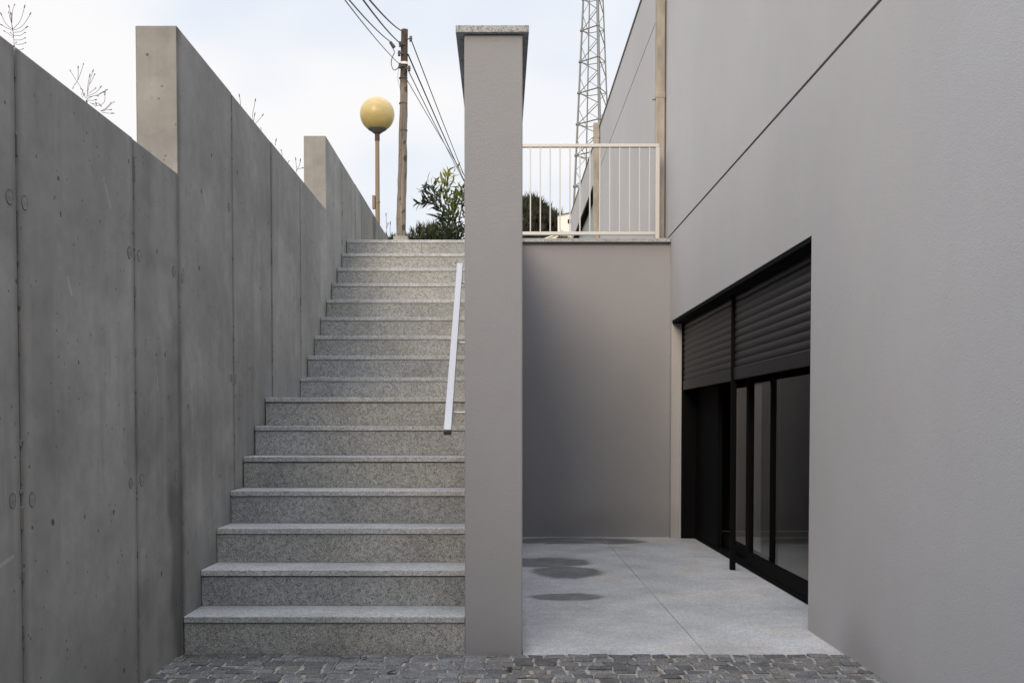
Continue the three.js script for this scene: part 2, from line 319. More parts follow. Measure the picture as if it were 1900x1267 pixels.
// ---------------------------------------------------------------- concrete wall beside the stairs
const XW = -1.46;
{
  const t = thing('concrete_wall', 'tall board-marked grey concrete wall stepping up beside the granite stairs', 'wall');
  const seg = [[[-6, -4.99, -3.98, -2.97, -1.96, -0.95, 0.1, 1.15, 2.2, 3.255, 4.285, 4.874], 2.187], [[4.876, 5.857, 6.85, 7.83, 9.0], 2.845], [[9.002, 9.9, 10.8, 11.75, 12.75, 13.75, 14.8, 16, 17.2, 18.4], 3.455]];
  const r = rng(33);
  const ringG = new THREE.TorusGeometry(0.0215, 0.0017, 6, 20).rotateY(Math.PI / 2), plugG = new THREE.CylinderGeometry(0.021, 0.021, 0.002, 20).rotateZ(Math.PI / 2);
  const ringDark = new THREE.MeshStandardMaterial({ color: col(0.13, 0.126, 0.12), roughness: 0.95 }), plugM = new THREE.MeshStandardMaterial({ map: concreteMap, color: col(0.86, 0.86, 0.86), roughness: 0.9 });
  const finG = [];
  const coreEnd = [4.86, 8.985, 18.38];
  seg.forEach(([js, top], s) => {
    const start = s === 0 ? js[0] + 0.02 : js[0] + 0.02;
    mesh('wall_core', cbox(XW - 0.165, XW - 0.012, -0.3, top - 0.03, -start, -coreEnd[s], 0.001), concreteDark, t);
    for (let i = 0; i + 1 < js.length; i++) {
      const o = (r() - 0.5) * 0.005, g = 0.006;
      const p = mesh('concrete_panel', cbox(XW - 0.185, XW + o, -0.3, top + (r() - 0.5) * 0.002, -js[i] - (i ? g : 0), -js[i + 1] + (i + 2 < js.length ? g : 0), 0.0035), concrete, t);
      for (const [d, sg] of [[js[i], 1], [js[i + 1], -1]]) {
        if (d < 2 || d > 6.2) continue;
        const hs = s === 1 && d < 5 && sg < 0 ? [] : s === 0 ? [0.822, 1.729] : s === 1 ? (d < 5 ? [1.72] : sg > 0 ? [1.303] : [1.303, 2.214]) : [1.9, 2.75];
        for (const y of hs) { const th = mesh('tie_hole', ringG, ringDark, p, [XW + o + 0.0002, y + (r() - 0.5) * 0.012, -(d + sg * (0.045 + r() * 0.03))]); th.add(Object.assign(new THREE.Mesh(plugG, sg > 0 ? concrete : plugM), { name: 'plug' })); th.scale.set(1, 0.9 + r() * 0.25, 0.9 + r() * 0.2); }
      }
      if (i && js[i] > 2 && js[i] < 14) {      // cement that bled through the joint
        const L = []; for (let k = 0; k < 26; k++) { const y = r() * top * 0.97, h = 0.01 + Math.pow(r(), 3) * 0.09, w = 0.003 + Math.pow(r(), 3) * 0.011; L.push(cbox(XW - 0.006, XW + 0.0015 + r() * 0.003, y, y + h, -js[i] - w * (0.3 + r()), -js[i] + w * (0.3 + r()), 0.0015, js[i], y)); }
        finG.push(...L);
      }
    }
  });
  mesh('joint_bleed', merge(finG), new THREE.MeshStandardMaterial({ map: concreteMap, color: col(0.62, 0.6, 0.57), roughness: 0.9 }), t).userData.kind = 'stuff';
}

{
  const t = thing('courtyard_building', 'plain grey rendered building across the courtyard opposite the stairs', 'building');
  mesh('wall', cbox(-16, 1.55, -0.1, 5.2, 6.5, 12, 0.01), stucco, t); mesh('roof', cbox(-16.1, 1.56, 5.205, 5.4, 6.4, 12.1, 0.01), M.capDark, t);
}
// ---------------------------------------------------------------- granite stairs
const RISE = 0.1745;
const nose = (n) => n <= 7 ? 4.885 + (n - 1) * 0.2895 : 7.778 + (n - 8) * 0.2965;
{
  const t = thing('granite_stairs', 'speckled grey granite stairs rising between concrete wall and rendered wall', 'stairs');
  const r = rng(3), XL = XW + 0.003, XR = -0.167;
  for (let n = 1; n <= 16; n++) {
    const d0 = nose(n), d1 = n === 16 ? 11.2 : nose(n + 1) + 0.014, y = RISE * n, mt = stairMats[Math.floor(r() * 4)];
    const dz = (r() - 0.5) * 0.003, gap = [2, 5, 7].includes(n) ? 0.0055 : n > 7 ? 0.0015 : 0.0022;
    mesh('tread', cbox(XL, XR, y - 0.029, y, -d0 - dz, -d1, 0.0025, r() * 2, r() * 2), treadMats[n % 2], t);
    const cut = [XL + 0.001]; if (n === 16) cut.push(-0.75); cut.push(XR);
    for (let i = 0; i + 1 < cut.length; i++)
      mesh('riser', cbox(cut[i] + (i ? 0.0008 : 0), cut[i + 1] - (i + 2 < cut.length ? 0.0008 : 0), y - RISE - (n === 1 ? 0.05 : -0.0005), y - 0.029 - gap, -d0 - (n < 8 ? 0.009 : 0.006) - dz, -d0 - 0.034, 0.0012, r() * 2, r() * 2), mt, t);
  }
  // concrete body under the slabs
  const sh = new THREE.Shape(); sh.moveTo(4.93, -0.1);
  for (let n = 1; n <= 16; n++) { const x = nose(n) + 0.036; sh.lineTo(x, RISE * (n - 1) - (n === 1 ? 0.1 : 0.03)); sh.lineTo(x, RISE * n - 0.033); }
  sh.lineTo(11.2, RISE * 16 - 0.033); sh.lineTo(11.2, -0.1);
  mesh('stair_body', metreUV(new THREE.ExtrudeGeometry(sh, { depth: 1.27, bevelEnabled: false }).rotateY(Math.PI / 2).translate(XL + 0.012, 0, 0)), concreteDark, t);
}

// ---------------------------------------------------------------- rendered walls and copings
{
  const t = thing('dividing_wall', 'grey rendered wall end between stairs and terrace with granite cap', 'wall');
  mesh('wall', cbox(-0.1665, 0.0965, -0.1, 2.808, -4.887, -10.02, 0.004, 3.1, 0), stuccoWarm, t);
  let d = 4.862; for (const L of [1.42, 1.3, 1.3, 1.3]) { mesh('coping', cbox(-0.2045, 0.1245, 2.8095, 2.841, -d, -d - L + 0.002, 0.002, d, L), copingMat, t); d += L; }
  const b = thing('terrace_back_wall', 'low-lit grey rendered wall at the back of the terrace under railing', 'wall');
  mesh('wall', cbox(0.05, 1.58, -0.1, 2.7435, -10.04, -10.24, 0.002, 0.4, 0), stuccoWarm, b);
  const xs = [0.1, 0.66, 1.57]; for (let i = 0; i < 2; i++) mesh('coping', cbox(xs[i] + 0.001, xs[i + 1] - 0.001, 2.745, 2.778, -9.985, -10.3, 0.002, i, 0.7), copingMat, b);
}

// ---------------------------------------------------------------- building
const XB = 1.575;
{
  const t = thing('rendered_building', 'long two-storey grey rendered building with dark shutter, thin joint lines and downpipes', 'building');
  const hole = (s, d0, d1, y0, y1) => { const h = new THREE.Path(); h.moveTo(d0, y0); h.lineTo(d0, y1); h.lineTo(d1, y1); h.lineTo(d1, y0); h.closePath(); s.holes.push(h); };
  const band = (d0, d1, y0, y1, th, x, doors) => {
    const s = new THREE.Shape();
    s.moveTo(d0, y0); for (const [a, b, top] of doors.filter((q) => q[3])) { s.lineTo(a, y0); s.lineTo(a, top); s.lineTo(b, top); s.lineTo(b, y0); }
    s.lineTo(d1, y0); s.lineTo(d1, y1); s.lineTo(d0, y1); s.closePath();
    for (const [a, b, top, bottom, low] of doors.filter((q) => !q[3])) hole(s, a, b, low, top);
    const g = new THREE.ExtrudeGeometry(s, { depth: th, bevelEnabled: false });        // shape x = d, y = height, extrude = thickness
    g.rotateY(Math.PI / 2); return metreUV(g.translate(x, 0, 0));
  };
  // rotateY(90) maps (d, y, e) to (e, y, -d)
  const DOOR = [5.47, 9.93, 2.012];
  mesh('wall', band(-8, 24.4, -0.1, 2.805, 0.016, XB, [[...DOOR, true]]), stucco, t);
  mesh('wall', band(-8, 17.35, 2.823, 5.143, 0.016, XB, []), stucco, t); mesh('wall', band(23.75, 24.4, 2.823, 5.143, 0.016, XB, []), stucco, t);
  mesh('parapet', band(-8, 24.4, 5.157, 5.80, 0.016, XB, []), stucco, t);
  mesh('wall_core', band(-8, 24.4, -0.3, 5.795, 0.345, XB + 0.0165, [[...DOOR, true], [17.35, 23.75, 5.14, false, 2.9]]), stucco, t);
  for (const [y, h] of [[2.805, 0.0175], [5.143, 0.0135]]) mesh('joint_strip', cbox(XB + 0.012, XB + 0.0155, y + 0.0005, y + h, 8, y > 3 ? -17.3 : -10.2, 0.0005), M.joint, t);
  mesh('parapet_cap', cbox(XB - 0.012, XB + 0.4, 5.801, 5.83, 8, -24.42, 0.003), M.capDark, t);
  // volume behind the wall
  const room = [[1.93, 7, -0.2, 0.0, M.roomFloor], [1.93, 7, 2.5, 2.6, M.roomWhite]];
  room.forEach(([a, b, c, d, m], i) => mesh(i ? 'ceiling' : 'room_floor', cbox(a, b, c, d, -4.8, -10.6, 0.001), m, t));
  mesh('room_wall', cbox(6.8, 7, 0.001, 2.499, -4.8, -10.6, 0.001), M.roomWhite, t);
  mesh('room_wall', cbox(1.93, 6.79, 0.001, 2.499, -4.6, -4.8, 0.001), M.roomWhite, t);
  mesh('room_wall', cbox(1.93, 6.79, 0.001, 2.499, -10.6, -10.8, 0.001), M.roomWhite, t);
  mesh('roof', cbox(1.95, 12, 5.2, 5.35, 8, -24.38, 0.002), concreteDark, t);
  mesh('gable_wall', cbox(1.93, 12, -0.3, 5.795, -24.1, -24.4, 0.002), stucco, t);
  mesh('gable_wall', cbox(1.93, 12, -0.3, 5.795, 8, 7.7, 0.002), stucco, t);
  mesh('back_wall', cbox(11.8, 12, -0.3, 5.19, 7.6, -24, 0.002), stucco, t);
  // black lintel lining
  mesh('lintel', cbox(XB + 0.004, XB + 0.34, 1.985, 2.0105, -5.472, -9.928, 0.001), M.black, t);
  mesh('jamb_lining', cbox(1.668, 1.92, 0.002, 1.984, -9.90, -9.9285, 0.001), M.black, t);
  mesh('jamb_lining', cbox(1.668, 1.92, 0.002, 1.984, -5.4715, -5.50, 0.001), M.black, t);
  mesh('guide_rail', cbox(1.652, 1.6665, 0.002, 1.37, -9.912, -9.9285, 0.001), M.alu, t);
  // roller shutter in two fields, slat by slat
  const prof = new THREE.Shape(), n = 8, sh = 0.0522, bulge = 0.006; prof.moveTo(0.006, 0);
  for (let i = 0; i <= n; i++) { const q = i / n; prof.lineTo(-bulge * Math.sin(Math.PI * Math.pow(q, 0.85)), q * sh); } prof.lineTo(0.006, sh); prof.closePath();
  for (const [a, b, y0] of [[5.505, 7.735, 1.375], [7.79, 9.895, 1.372]]) {
    const bar = mesh('roller_shutter', cbox(1.675, 1.697, y0, y0 + 0.088, -a, -b, 0.004), M.shutter, t);
    bar.userData.label = a < 6 ? 'black roller shutter field closer to the paved forecourt' : 'black roller shutter field beside the back wall of the terrace';
    const g = new THREE.ExtrudeGeometry(prof, { depth: b - a, bevelEnabled: false });
    for (let k = 0; k < 10; k++) { const m = mesh('slat', g, M.shutter, bar, [1.686, y0 + 0.0885 + k * (sh + 0.0006), -b]); m.rotation.z = 0.02; }
  }
  mesh('shutter_post', cbox(1.664, 1.70, 0.001, 1.984, -7.738, -7.786, 0.002), M.black, t);
  mesh('shutter_box', cbox(1.70, 1.79, 1.90, 1.984, -5.502, -9.898, 0.002), M.black, t);
  // sliding door: two glazed leaves on two tracks, one dark fixed leaf
  const door = mesh('sliding_door', merge([
    cbox(1.80, 1.915, 0.002, 0.028, -5.502, -9.898, 0.001), cbox(1.80, 1.915, 1.90, 1.96, -5.502, -9.898, 0.001),
    cbox(1.80, 1.915, 0.0285, 1.8995, -9.83, -9.898, 0.001)]), M.black, t);
  const leaf = (x0, x1, a, b) => {
    mesh('stile', cbox(x0, x1, 0.03, 1.898, -a, -a - 0.085, 0.002), M.black, door); mesh('stile', cbox(x0, x1, 0.03, 1.898, -b, -b + 0.085, 0.002), M.black, door);
    mesh('rail', cbox(x0 + 0.001, x1 - 0.001, 0.03, 0.118, -a - 0.0855, -b + 0.0855, 0.002), M.black, door); mesh('rail', cbox(x0 + 0.001, x1 - 0.001, 1.82, 1.898, -a - 0.0855, -b + 0.0855, 0.002), M.black, door);
    const xm = (x0 + x1) / 2, g = new THREE.PlaneGeometry(b - a - 0.17, 1.70).rotateY(-Math.PI / 2); mesh('pane', g, M.glass, door, [xm, 0.969, -(a + b) / 2]);
  };
  leaf(1.806, 1.846, 5.51, 7.90); leaf(1.862, 1.902, 7.33, 9.82);
  mesh('side_leaf', cbox(1.806, 1.846, 0.03, 1.898, -8.93, -9.825, 0.003), M.black, door);
  // downpipes
  const pipe = (d, w, y0, y1, joints) => {
    const x0 = XB - w - 0.012, p = mesh('downpipe', cbox(x0, XB - 0.012, y0, y1, -d, -d - w, 0.006), pipeMat, t);
    for (const y of joints) { mesh('sleeve', cbox(x0 - 0.004, XB - 0.008, y, y + 0.05, -d + 0.004, -d - w - 0.004, 0.004), pipeMat, p); mesh('clip', cbox(x0 - 0.03, XB - 0.001, y - 0.012, y - 0.003, -d - w * 0.3, -d - w * 0.3 - 0.02, 0.001), M.galv, p); }
  };
  pipe(10.33, 0.085, 2.7, 5.79, [4.17]); pipe(17.22, 0.09, 2.7, 5.86, [5.62, 4.1]);
  // large far opening with ribbed door
  mesh('reveal_lining', cbox(XB + 0.003, XB + 0.12, 5.10, 5.139, -17.352, -23.748, 0.001), M.black, t);
  const ribM = new THREE.MeshStandardMaterial({ color: col(0.27, 0.31, 0.33), roughness: 0.5, metalness: 0.2 });
  const gd = mesh('ribbed_door', cbox(1.70, 1.73, 2.9, 5.099, -17.353, -23.747, 0.002), ribM, t);
  for (let d = 17.36; d < 23.6; d += 0.2) mesh('rib', cbox(1.672, 1.699, 2.905, 5.095, -d, -d - 0.12, 0.008), ribM, gd);
}

// ---------------------------------------------------------------- railing above the terrace
{
  const t = thing('balcony_railing', 'beige metal balcony railing with thin upright bars above the terrace wall', 'railing');
  const D = 10.13, xe = 1.462;
  mesh('top_rail', cbox(0.06, xe + 0.018, 3.648, 3.678, -D + 0.02, -D - 0.02, 0.002), M.steel, t);
  mesh('bottom_rail', cbox(0.06, xe - 0.0185, 2.832, 2.862, -D + 0.02, -D - 0.02, 0.002), M.steel, t);
  mesh('post', cbox(xe - 0.018, xe + 0.022, 2.7785, 3.6475, -D + 0.022, -D - 0.022, 0.003), M.steel, t);
  const x0 = at(984.3, 340, D).x, x1 = at(1204.9, 340, D).x;
  for (let k = -2; k < 13; k++) { const x = mix(x0, x1, k / 12); if (x > 0.07) mesh('baluster', cbox(x - 0.0055, x + 0.0055, 2.8625, 3.6475, -D + 0.0145, -D - 0.0145, 0.001), M.steel, t); }
}
// handrail on the stair side of the dividing wall
{
  const t = thing('stair_handrail', 'slim pale aluminium handrail with dark end cap on the stair wall', 'handrail');
  const a = new THREE.Vector3(-0.245, 1.022, -4.89), b = new THREE.Vector3(-0.245, 2.004, -6.42), dir = b.clone().sub(a), L = dir.length(), an = Math.atan2(dir.y, -dir.z);
  const rail = mesh('rail', cbox(-0.0175, 0.0175, -0.0125, 0.0125, 0, -L, 0.002), M.alu, t, a.toArray()); rail.rotation.x = an;
  const cap = mesh('end_cap', cbox(-0.0178, 0.0178, -0.0128, 0.0128, 0.012, 0.0005, 0.002), M.plasticGrey, t, a.toArray()); cap.rotation.x = an;
  for (const q of [0.12, 0.5, 0.9]) {
    const p = a.clone().lerp(b, q); p.y -= 0.03;
    const br = mesh('bracket', rod([-0.25, p.y, p.z], [-0.168, p.y, p.z], 0.0065, 0.0065, 10), M.alu, t);
    mesh('bracket_stem', rod([-0.245, p.y, p.z], [-0.245, p.y + 0.02, p.z], 0.005, 0.005, 8), M.alu, br); mesh('bracket_plate', rod([-0.172, p.y, p.z], [-0.1664, p.y, p.z], 0.022, 0.022, 16), M.alu, br);
  }
}

// ---------------------------------------------------------------- street lamp
{
  const c = at(699.6, 212, 18), base = at(698, 440, 18), t = thing('street_lamp', 'street lamp with yellowed globe on a thin brown post beyond the concrete wall', 'street lamp', [c.x, 2.9, -18]);
  const gy = c.y - 2.9, F = fbm(12, 12, 5, 808), gm = tex(512, 256, (u, v) => { const k = 0.94 + (F(u, v) - 0.5) * 0.22, dirt = (1 - sstep(0.06, 0.16, v + (F(u * 3, v * 2) - 0.5) * 0.11)) * 0.85; return [mix(0.63 * k, 0.05, dirt), mix(0.51 * k, 0.045, dirt), mix(0.22 * k, 0.035, dirt)]; }, true, 1, 1);
  mesh('globe', new THREE.SphereGeometry(0.287, 48, 32), new THREE.MeshPhysicalMaterial({ map: gm, roughness: 0.35, transmission: 0.25, thickness: 0 }), t, [0, gy, 0]);
  mesh('globe_seat', new THREE.LatheGeometry([[0, -0.315], [0.06, -0.315], [0.075, -0.30], [0.15, -0.252], [0.165, -0.235], [0.0, -0.235]].map((q) => new THREE.Vector2(...q)), 28), M.capDark, t, [0, gy, 0]);
  const post = new THREE.MeshStandardMaterial({ color: col(0.21, 0.16, 0.115), roughness: 0.6 }), dk = new THREE.MeshStandardMaterial({ color: col(0.06, 0.035, 0.03), roughness: 0.7 });
  mesh('collar', new THREE.CylinderGeometry(0.041, 0.041, 0.125, 20), dk, t, [0, gy - 0.375, 0]);
  mesh('post', new THREE.CylinderGeometry(0.034, 0.04, gy - 0.437 - 1.2, 18).translate(0, (gy - 0.437 + 1.2) / 2, 0), post, t);
  mesh('post_base', new THREE.CylinderGeometry(0.044, 0.05, 1.2, 18).translate(0, 0.6, 0), post, t);
  mesh('fuse_box', cbox(-0.085, -0.04, 1.75, 1.97, 0.04, -0.04, 0.006), post, t);
  mesh('band', new THREE.CylinderGeometry(0.045, 0.045, 0.018, 18), M.galv, t, [0, 1.86, 0]);
}
// ---------------------------------------------------------------- utility pole and its cables
{
  const top = at(751, 55, 22), bot = at(744, 440, 22), gy = 3.4, t = thing('utility_pole', 'weathered wooden utility pole standing on a pale concrete footing', 'utility pole', [bot.x, gy, -22]);
  const L = (p) => p.clone().sub(t.position);
  const wf = fbm(30, 4, 5, 909, 0.6), wk = fbm(6, 8, 4, 919);
  const wm = tex(256, 1024, (u, v) => { const k = 0.75 + (wf(u, v) - 0.5) * 0.9 + (wk(u, v) - 0.5) * 0.7, y = v; const dk = sstep(0.70, 0.78, y); const knot = sstep(0.62, 0.72, wk(u + 0.2, v * 3)); return [mix(0.225, 0.085, dk) * k * (1 - 0.65 * knot), mix(0.195, 0.062, dk) * k * (1 - 0.7 * knot), mix(0.165, 0.05, dk) * k * (1 - 0.75 * knot)]; }, true, 1, 1);
  const wood = new THREE.MeshStandardMaterial({ map: wm, bumpMap: wm, bumpScale: 0.006, roughness: 0.9 });
  const a = L(bot), b = L(top), N = 22, g = new THREE.CylinderGeometry(0.068, 0.099, 1, 20, N).translate(0, 0.5, 0), p = g.attributes.position, R = rng(6);
  const wob = Array.from({ length: N + 1 }, () => [(R() - 0.5) * 0.014, (R() - 0.5) * 0.014, 1 + (R() - 0.5) * 0.08]);
  for (let i = 0; i < p.count; i++) { const q = p.getY(i), w = wob[Math.round(q * N)]; p.setXYZ(i, p.getX(i) * w[2] + mix(a.x, b.x, q) + w[0], mix(a.y, b.y, q), p.getZ(i) * w[2] + w[1]); }
  g.computeVertexNormals(); mesh('pole', g, wood, t);
  mesh('footing', cbox(-0.15, 0.15, -0.3, a.y, 0.15, -0.15, 0.012), new THREE.MeshStandardMaterial({ map: concreteMap, color: col(1, 1, 1), roughness: 0.9 }), t).material.color.setRGB(1, 1, 1);
  const px = (x, y) => L(at(x, y, 21.9));
  mesh('band', new THREE.CylinderGeometry(0.084, 0.085, 0.05, 20), M.white, t, [at(749.5, 118, 22).x - bot.x, L(at(749.5, 118, 22)).y, 0]);
  for (const y of [145, 192, 242]) { const c = L(at(748, y, 22)); mesh('strap', new THREE.CylinderGeometry(0.088, 0.088, 0.018, 20), M.plasticGrey, t, [c.x, c.y, 0]); }
  const ins = (x, y, sx) => { const c = px(x, y); const h = mesh('bracket', rod([c.x, c.y, c.z], [c.x + sx * 0.09, c.y, c.z], 0.014), M.plasticGrey, t); mesh('insulator', new THREE.LatheGeometry([[0, -0.06], [0.03, -0.05], [0.022, -0.02], [0.036, 0.0], [0.024, 0.03], [0.03, 0.05], [0, 0.06]].map((q) => new THREE.Vector2(...q)), 14), M.plasticGrey, h, c.toArray()); };
  ins(742.5, 82, 1); ins(740.5, 99, 1); ins(759, 127, -1); ins(742, 122, 1); ins(762, 72, -1);
  // loop of service cable with its dark clamp
  mesh('cable_loop', tube([px(729, 90), px(731.5, 97), px(727, 108), px(726, 120), px(731, 130), px(738, 126), px(742, 119)], 0.009, 30), M.wire, t);
  mesh('tail_cable', tube([px(739, 126), px(738, 140), px(738.5, 150), px(742, 164)], 0.006, 20), M.wireGrey, t);
  mesh('cable_clamp', rod(px(724, 78), px(731, 88), 0.03, 0.04, 10), M.wire, t);
  // overhead cables, each from the pole to a support out of sight
  const cable = (from, via, dv, m, r, label) => {
    const A = at(...from, 21.95), B = at(...via, dv), dir = B.clone().sub(A), C = A.clone().addScaledVector(dir, 1.35), mid = (q) => { const v = A.clone().lerp(C, q); v.y -= 0.18 * 4 * q * (1 - q) * 0.35; return v; };
    tag(mesh('overhead_cable', tube([0, 0.2, 0.4, 0.6, 0.8, 1].map(mid), r, 40, 6), m), label, 'cable', 'cables on the utility pole');
  };
  cable([740, 118], [640, -8], 12, M.wireGrey, 0.008, 'pale cable reaching the utility pole at its white band from above the lamp');
  cable([725, 78], [648, -8], 12, M.wire, 0.009, 'cable ending in a dark clamp just beside the utility pole');
  cable([742, 80], [674, -8], 12, M.wire, 0.011, 'thick dark cable meeting the utility pole at its upper insulator');
  cable([746, 58], [686, -8], 12, M.wire, 0.011, 'uppermost dark cable passing the very top of the utility pole');
  cable([762, 72], [862, 325], 40, M.wire, 0.012, 'cable dropping from the hook at the top of the utility pole');
  cable([757, 101], [861, 332], 40, M.wire, 0.016, 'thick dark cable sagging from the pole above its white band towards the rendered wall');
  cable([758, 132], [863, 338], 40, M.wire, 0.011, 'cable sagging from the pole just under its white band');
  cable([756, 150], [858, 318], 40, M.wireGrey, 0.010, 'thin pale lowest cable sagging from the utility pole');
}
// ---------------------------------------------------------------- lattice mast
{
  const D = 60, cx = at(1101, 130, D).x, t = thing('lattice_mast', 'tall slender galvanised steel lattice mast rising beyond the building', 'mast', [cx, 3.5, -D]);
  const ys = (y) => at(1101, y, D).y - 3.5, rad = (h) => { const y1 = ys(270), y0 = ys(0); return mix(31.2, 19.2, (h - y1) / (y0 - y1)) / FOCAL * D; };
  const dirs = [162, -72, 18, 108].map((a) => [Math.cos(a * Math.PI / 180), Math.sin(a * Math.PI / 180)]);   // x, -z... corner order around the square
  const ring = [[dirs[0], 'L'], [dirs[1], 'F'], [dirs[2], 'R'], [dirs[3], 'B']].map((q) => q[0]);
  const P = (c, h) => new THREE.Vector3(ring[c][0] * rad(h), h, -ring[c][1] * rad(h));
  const hTop = ys(-60);
  const thick = [0.07, 0.105, 0.05, 0.045];
  for (let c = 0; c < 4; c++) mesh('leg', rod(P(c, 0), P(c, hTop), thick[c] * 0.9, thick[c] * 0.75, 10), M.galv, t);
  const step = ys(113) - ys(171), hs = []; for (let h = ys(112); h > 0.3; h -= step) hs.unshift(h); for (let h = ys(112) + step; h < hTop; h += step) hs.push(h);
  hs.forEach((h, i) => {
    for (let c = 0; c < 4; c++) {
      const e = (c + 1) % 4; mesh('girt', rod(P(c, h), P(e, h), c === 0 ? 0.035 : 0.022, c === 0 ? 0.035 : 0.022, 6), M.galv, t);
      if (i + 1 < hs.length) { const h1 = hs[i + 1], hm = (h + h1) / 2; mesh('brace', rod(P(c, h1), P(e, hm), c < 2 ? 0.026 : 0.016, c < 2 ? 0.026 : 0.016, 6), M.galv, t); mesh('brace', rod(P(e, hm), P(c, h), c < 2 ? 0.022 : 0.015, c < 2 ? 0.022 : 0.015, 6), M.galv, t); }
    }
    for (const c of [0, 1]) mesh('bolt_plate', cbox(-0.1, 0.1, -0.06, 0.06, 0.1, -0.1, 0.02), M.galv, t, P(c, h).toArray());
  });
}
// ---------------------------------------------------------------- evergreen shrub at the head of the stairs
function leafGeo(len, wid, bend) {
  const n = 5, pos = [], idx = [];
  for (let i = 0; i <= n; i++) { const q = i / n, w = wid * Math.pow(Math.sin(Math.PI * Math.min(0.98, q * 0.93 + 0.05)), 0.8) * 0.5, z = -bend * q * q * len; pos.push(-w, q * len, z + w * 0.35, 0, q * len, z, w, q * len, z + w * 0.35); }
  for (let i = 0; i < n; i++) for (const k of [0, 1]) { const a = i * 3 + k; idx.push(a, a + 1, a + 3, a + 1, a + 4, a + 3); }
  const g = new THREE.BufferGeometry(); g.setAttribute('position', new THREE.Float32BufferAttribute(pos, 3)); g.setIndex(idx); g.computeVertexNormals(); return g;
}
{
  const D = 12.4, base = at(838, 452, D), t = thing('evergreen_shrub', 'leafy evergreen shrub with glossy dark and yellow-green leaves beside the rendered wall', 'shrub', [base.x, 2.77, -D]);
  const r = rng(71), bark = new THREE.MeshStandardMaterial({ color: col(0.07, 0.06, 0.04), roughness: 0.9 });
  const lm = [[0.017, 0.031, 0.013], [0.032, 0.056, 0.016], [0.09, 0.125, 0.014], [0.24, 0.24, 0.018]].map((c) => new THREE.MeshPhysicalMaterial({ color: col(...c), roughness: 0.6, transmission: 0.1, thickness: 0 }));
  const lg = [0, 1, 2, 3].map((k) => leafGeo(0.068 + 0.01 * k, 0.023 + 0.002 * k, 0.25 + 0.25 * k));
  const p = (x, y, dz = 0) => { const v = at(x, y, D - dz); return v.sub(t.position); };
  // stem paths surveyed from the photograph, with depth of their own: points, how many leaves, tone
  const stems = [
    [[[838, 470], [836, 430], [832, 390], [829, 350], [831, 318]], 0, 58, (q) => q > 0.78 ? 3 : q > 0.5 ? 2 : 1],
    [[[842, 460], [842, 420], [843, 388], [848, 362]], 0.1, 46, (q) => q > 0.55 ? 2 : r() < 0.4 ? 2 : 1],
    [[[836, 440], [824, 400], [812, 383], [796, 377], [778, 379]], 0.12, 44, () => r() < 0.8 ? 0 : 1],
    [[[812, 384], [803, 366], [794, 356], [786, 356]], 0.05, 20, () => 0],
    [[[805, 379], [806, 356], [802, 343]], -0.1, 14, () => 0],
    [[[826, 402], [818, 372], [818, 354]], -0.12, 16, () => r() < 0.6 ? 0 : 1],
    [[[846, 450], [852, 410], [858, 372], [857, 345]], -0.08, 34, (q) => q > 0.7 ? 2 : 1],
    [[[850, 450], [862, 420], [866, 390], [872, 360]], 0.1, 34, () => r() < 0.5 ? 0 : 1],
    [[[840, 452], [828, 430], [820, 412], [817, 405]], 0.15, 26, () => r() < 0.7 ? 0 : 1],
    [[[842, 456], [836, 440], [830, 432], [822, 428]], -0.15, 22, () => 0],
    [[[844, 456], [846, 436], [852, 426], [860, 430]], 0.2, 34, () => r() < 0.7 ? 0 : 1],
  ];
  const all = [];
  for (const [pts, dz, n, tone] of stems) {
    const cv = new THREE.CatmullRomCurve3(pts.map((q, i) => p(q[0], q[1], dz * (i / (pts.length - 1)) * 2 + (r() - 0.5) * 0.04)));
    mesh(pts.length > 4 ? 'stem' : 'branch', new THREE.TubeGeometry(cv, 14, 0.006, 5), bark, t);
    const n2 = Math.round(n * 1.55); for (let k = 0; k < n2; k++) {
      const q = Math.pow((k + 0.5) / n2, 0.75), o = cv.getPoint(q), tan = cv.getTangent(q), az = k * 2.4 + r(), side = new THREE.Vector3(Math.cos(az), 0.1 + r() * 0.5, Math.sin(az));
      const dir = tan.clone().multiplyScalar(0.55 + 0.5 * q).add(side.clone().multiplyScalar(0.9)).normalize(); dir.y -= 0.1 * r(); o.addScaledVector(side, 0.13 * r() * r());
      all.push([o, dir.normalize(), Math.floor(r() * 4), tone(q), r()]);
    }
  }
  const stem = new THREE.MeshStandardMaterial({ color: col(0.05, 0.06, 0.02) });
  const extra = all.map((a) => a).sort((a, b) => a[4] - b[4]), up = new THREE.Vector3(0, 1, 0), rest = [[], [], [], []];
  extra.forEach(([o, dir, v, tn, q], i) => {
    const qt = new THREE.Quaternion().setFromUnitVectors(up, dir).multiply(new THREE.Quaternion().setFromAxisAngle(up, q * 40)), s = 0.75 + 0.4 * ((q * 7.3) % 1);
    if (i < 290) { const m = mesh('leaf', lg[v], lm[tn], t, o.toArray()); m.quaternion.copy(qt); m.scale.setScalar(s); }
    else rest[tn].push(lg[v].clone().scale(s, s, s).applyQuaternion(qt).translate(o.x, o.y, o.z));
  });
  rest.forEach((L, k) => { if (L.length) mesh('foliage', merge(L), lm[k], t).userData.kind = 'stuff'; });
  // a ground-hugging fill of shaded leaves low in the shrub
}
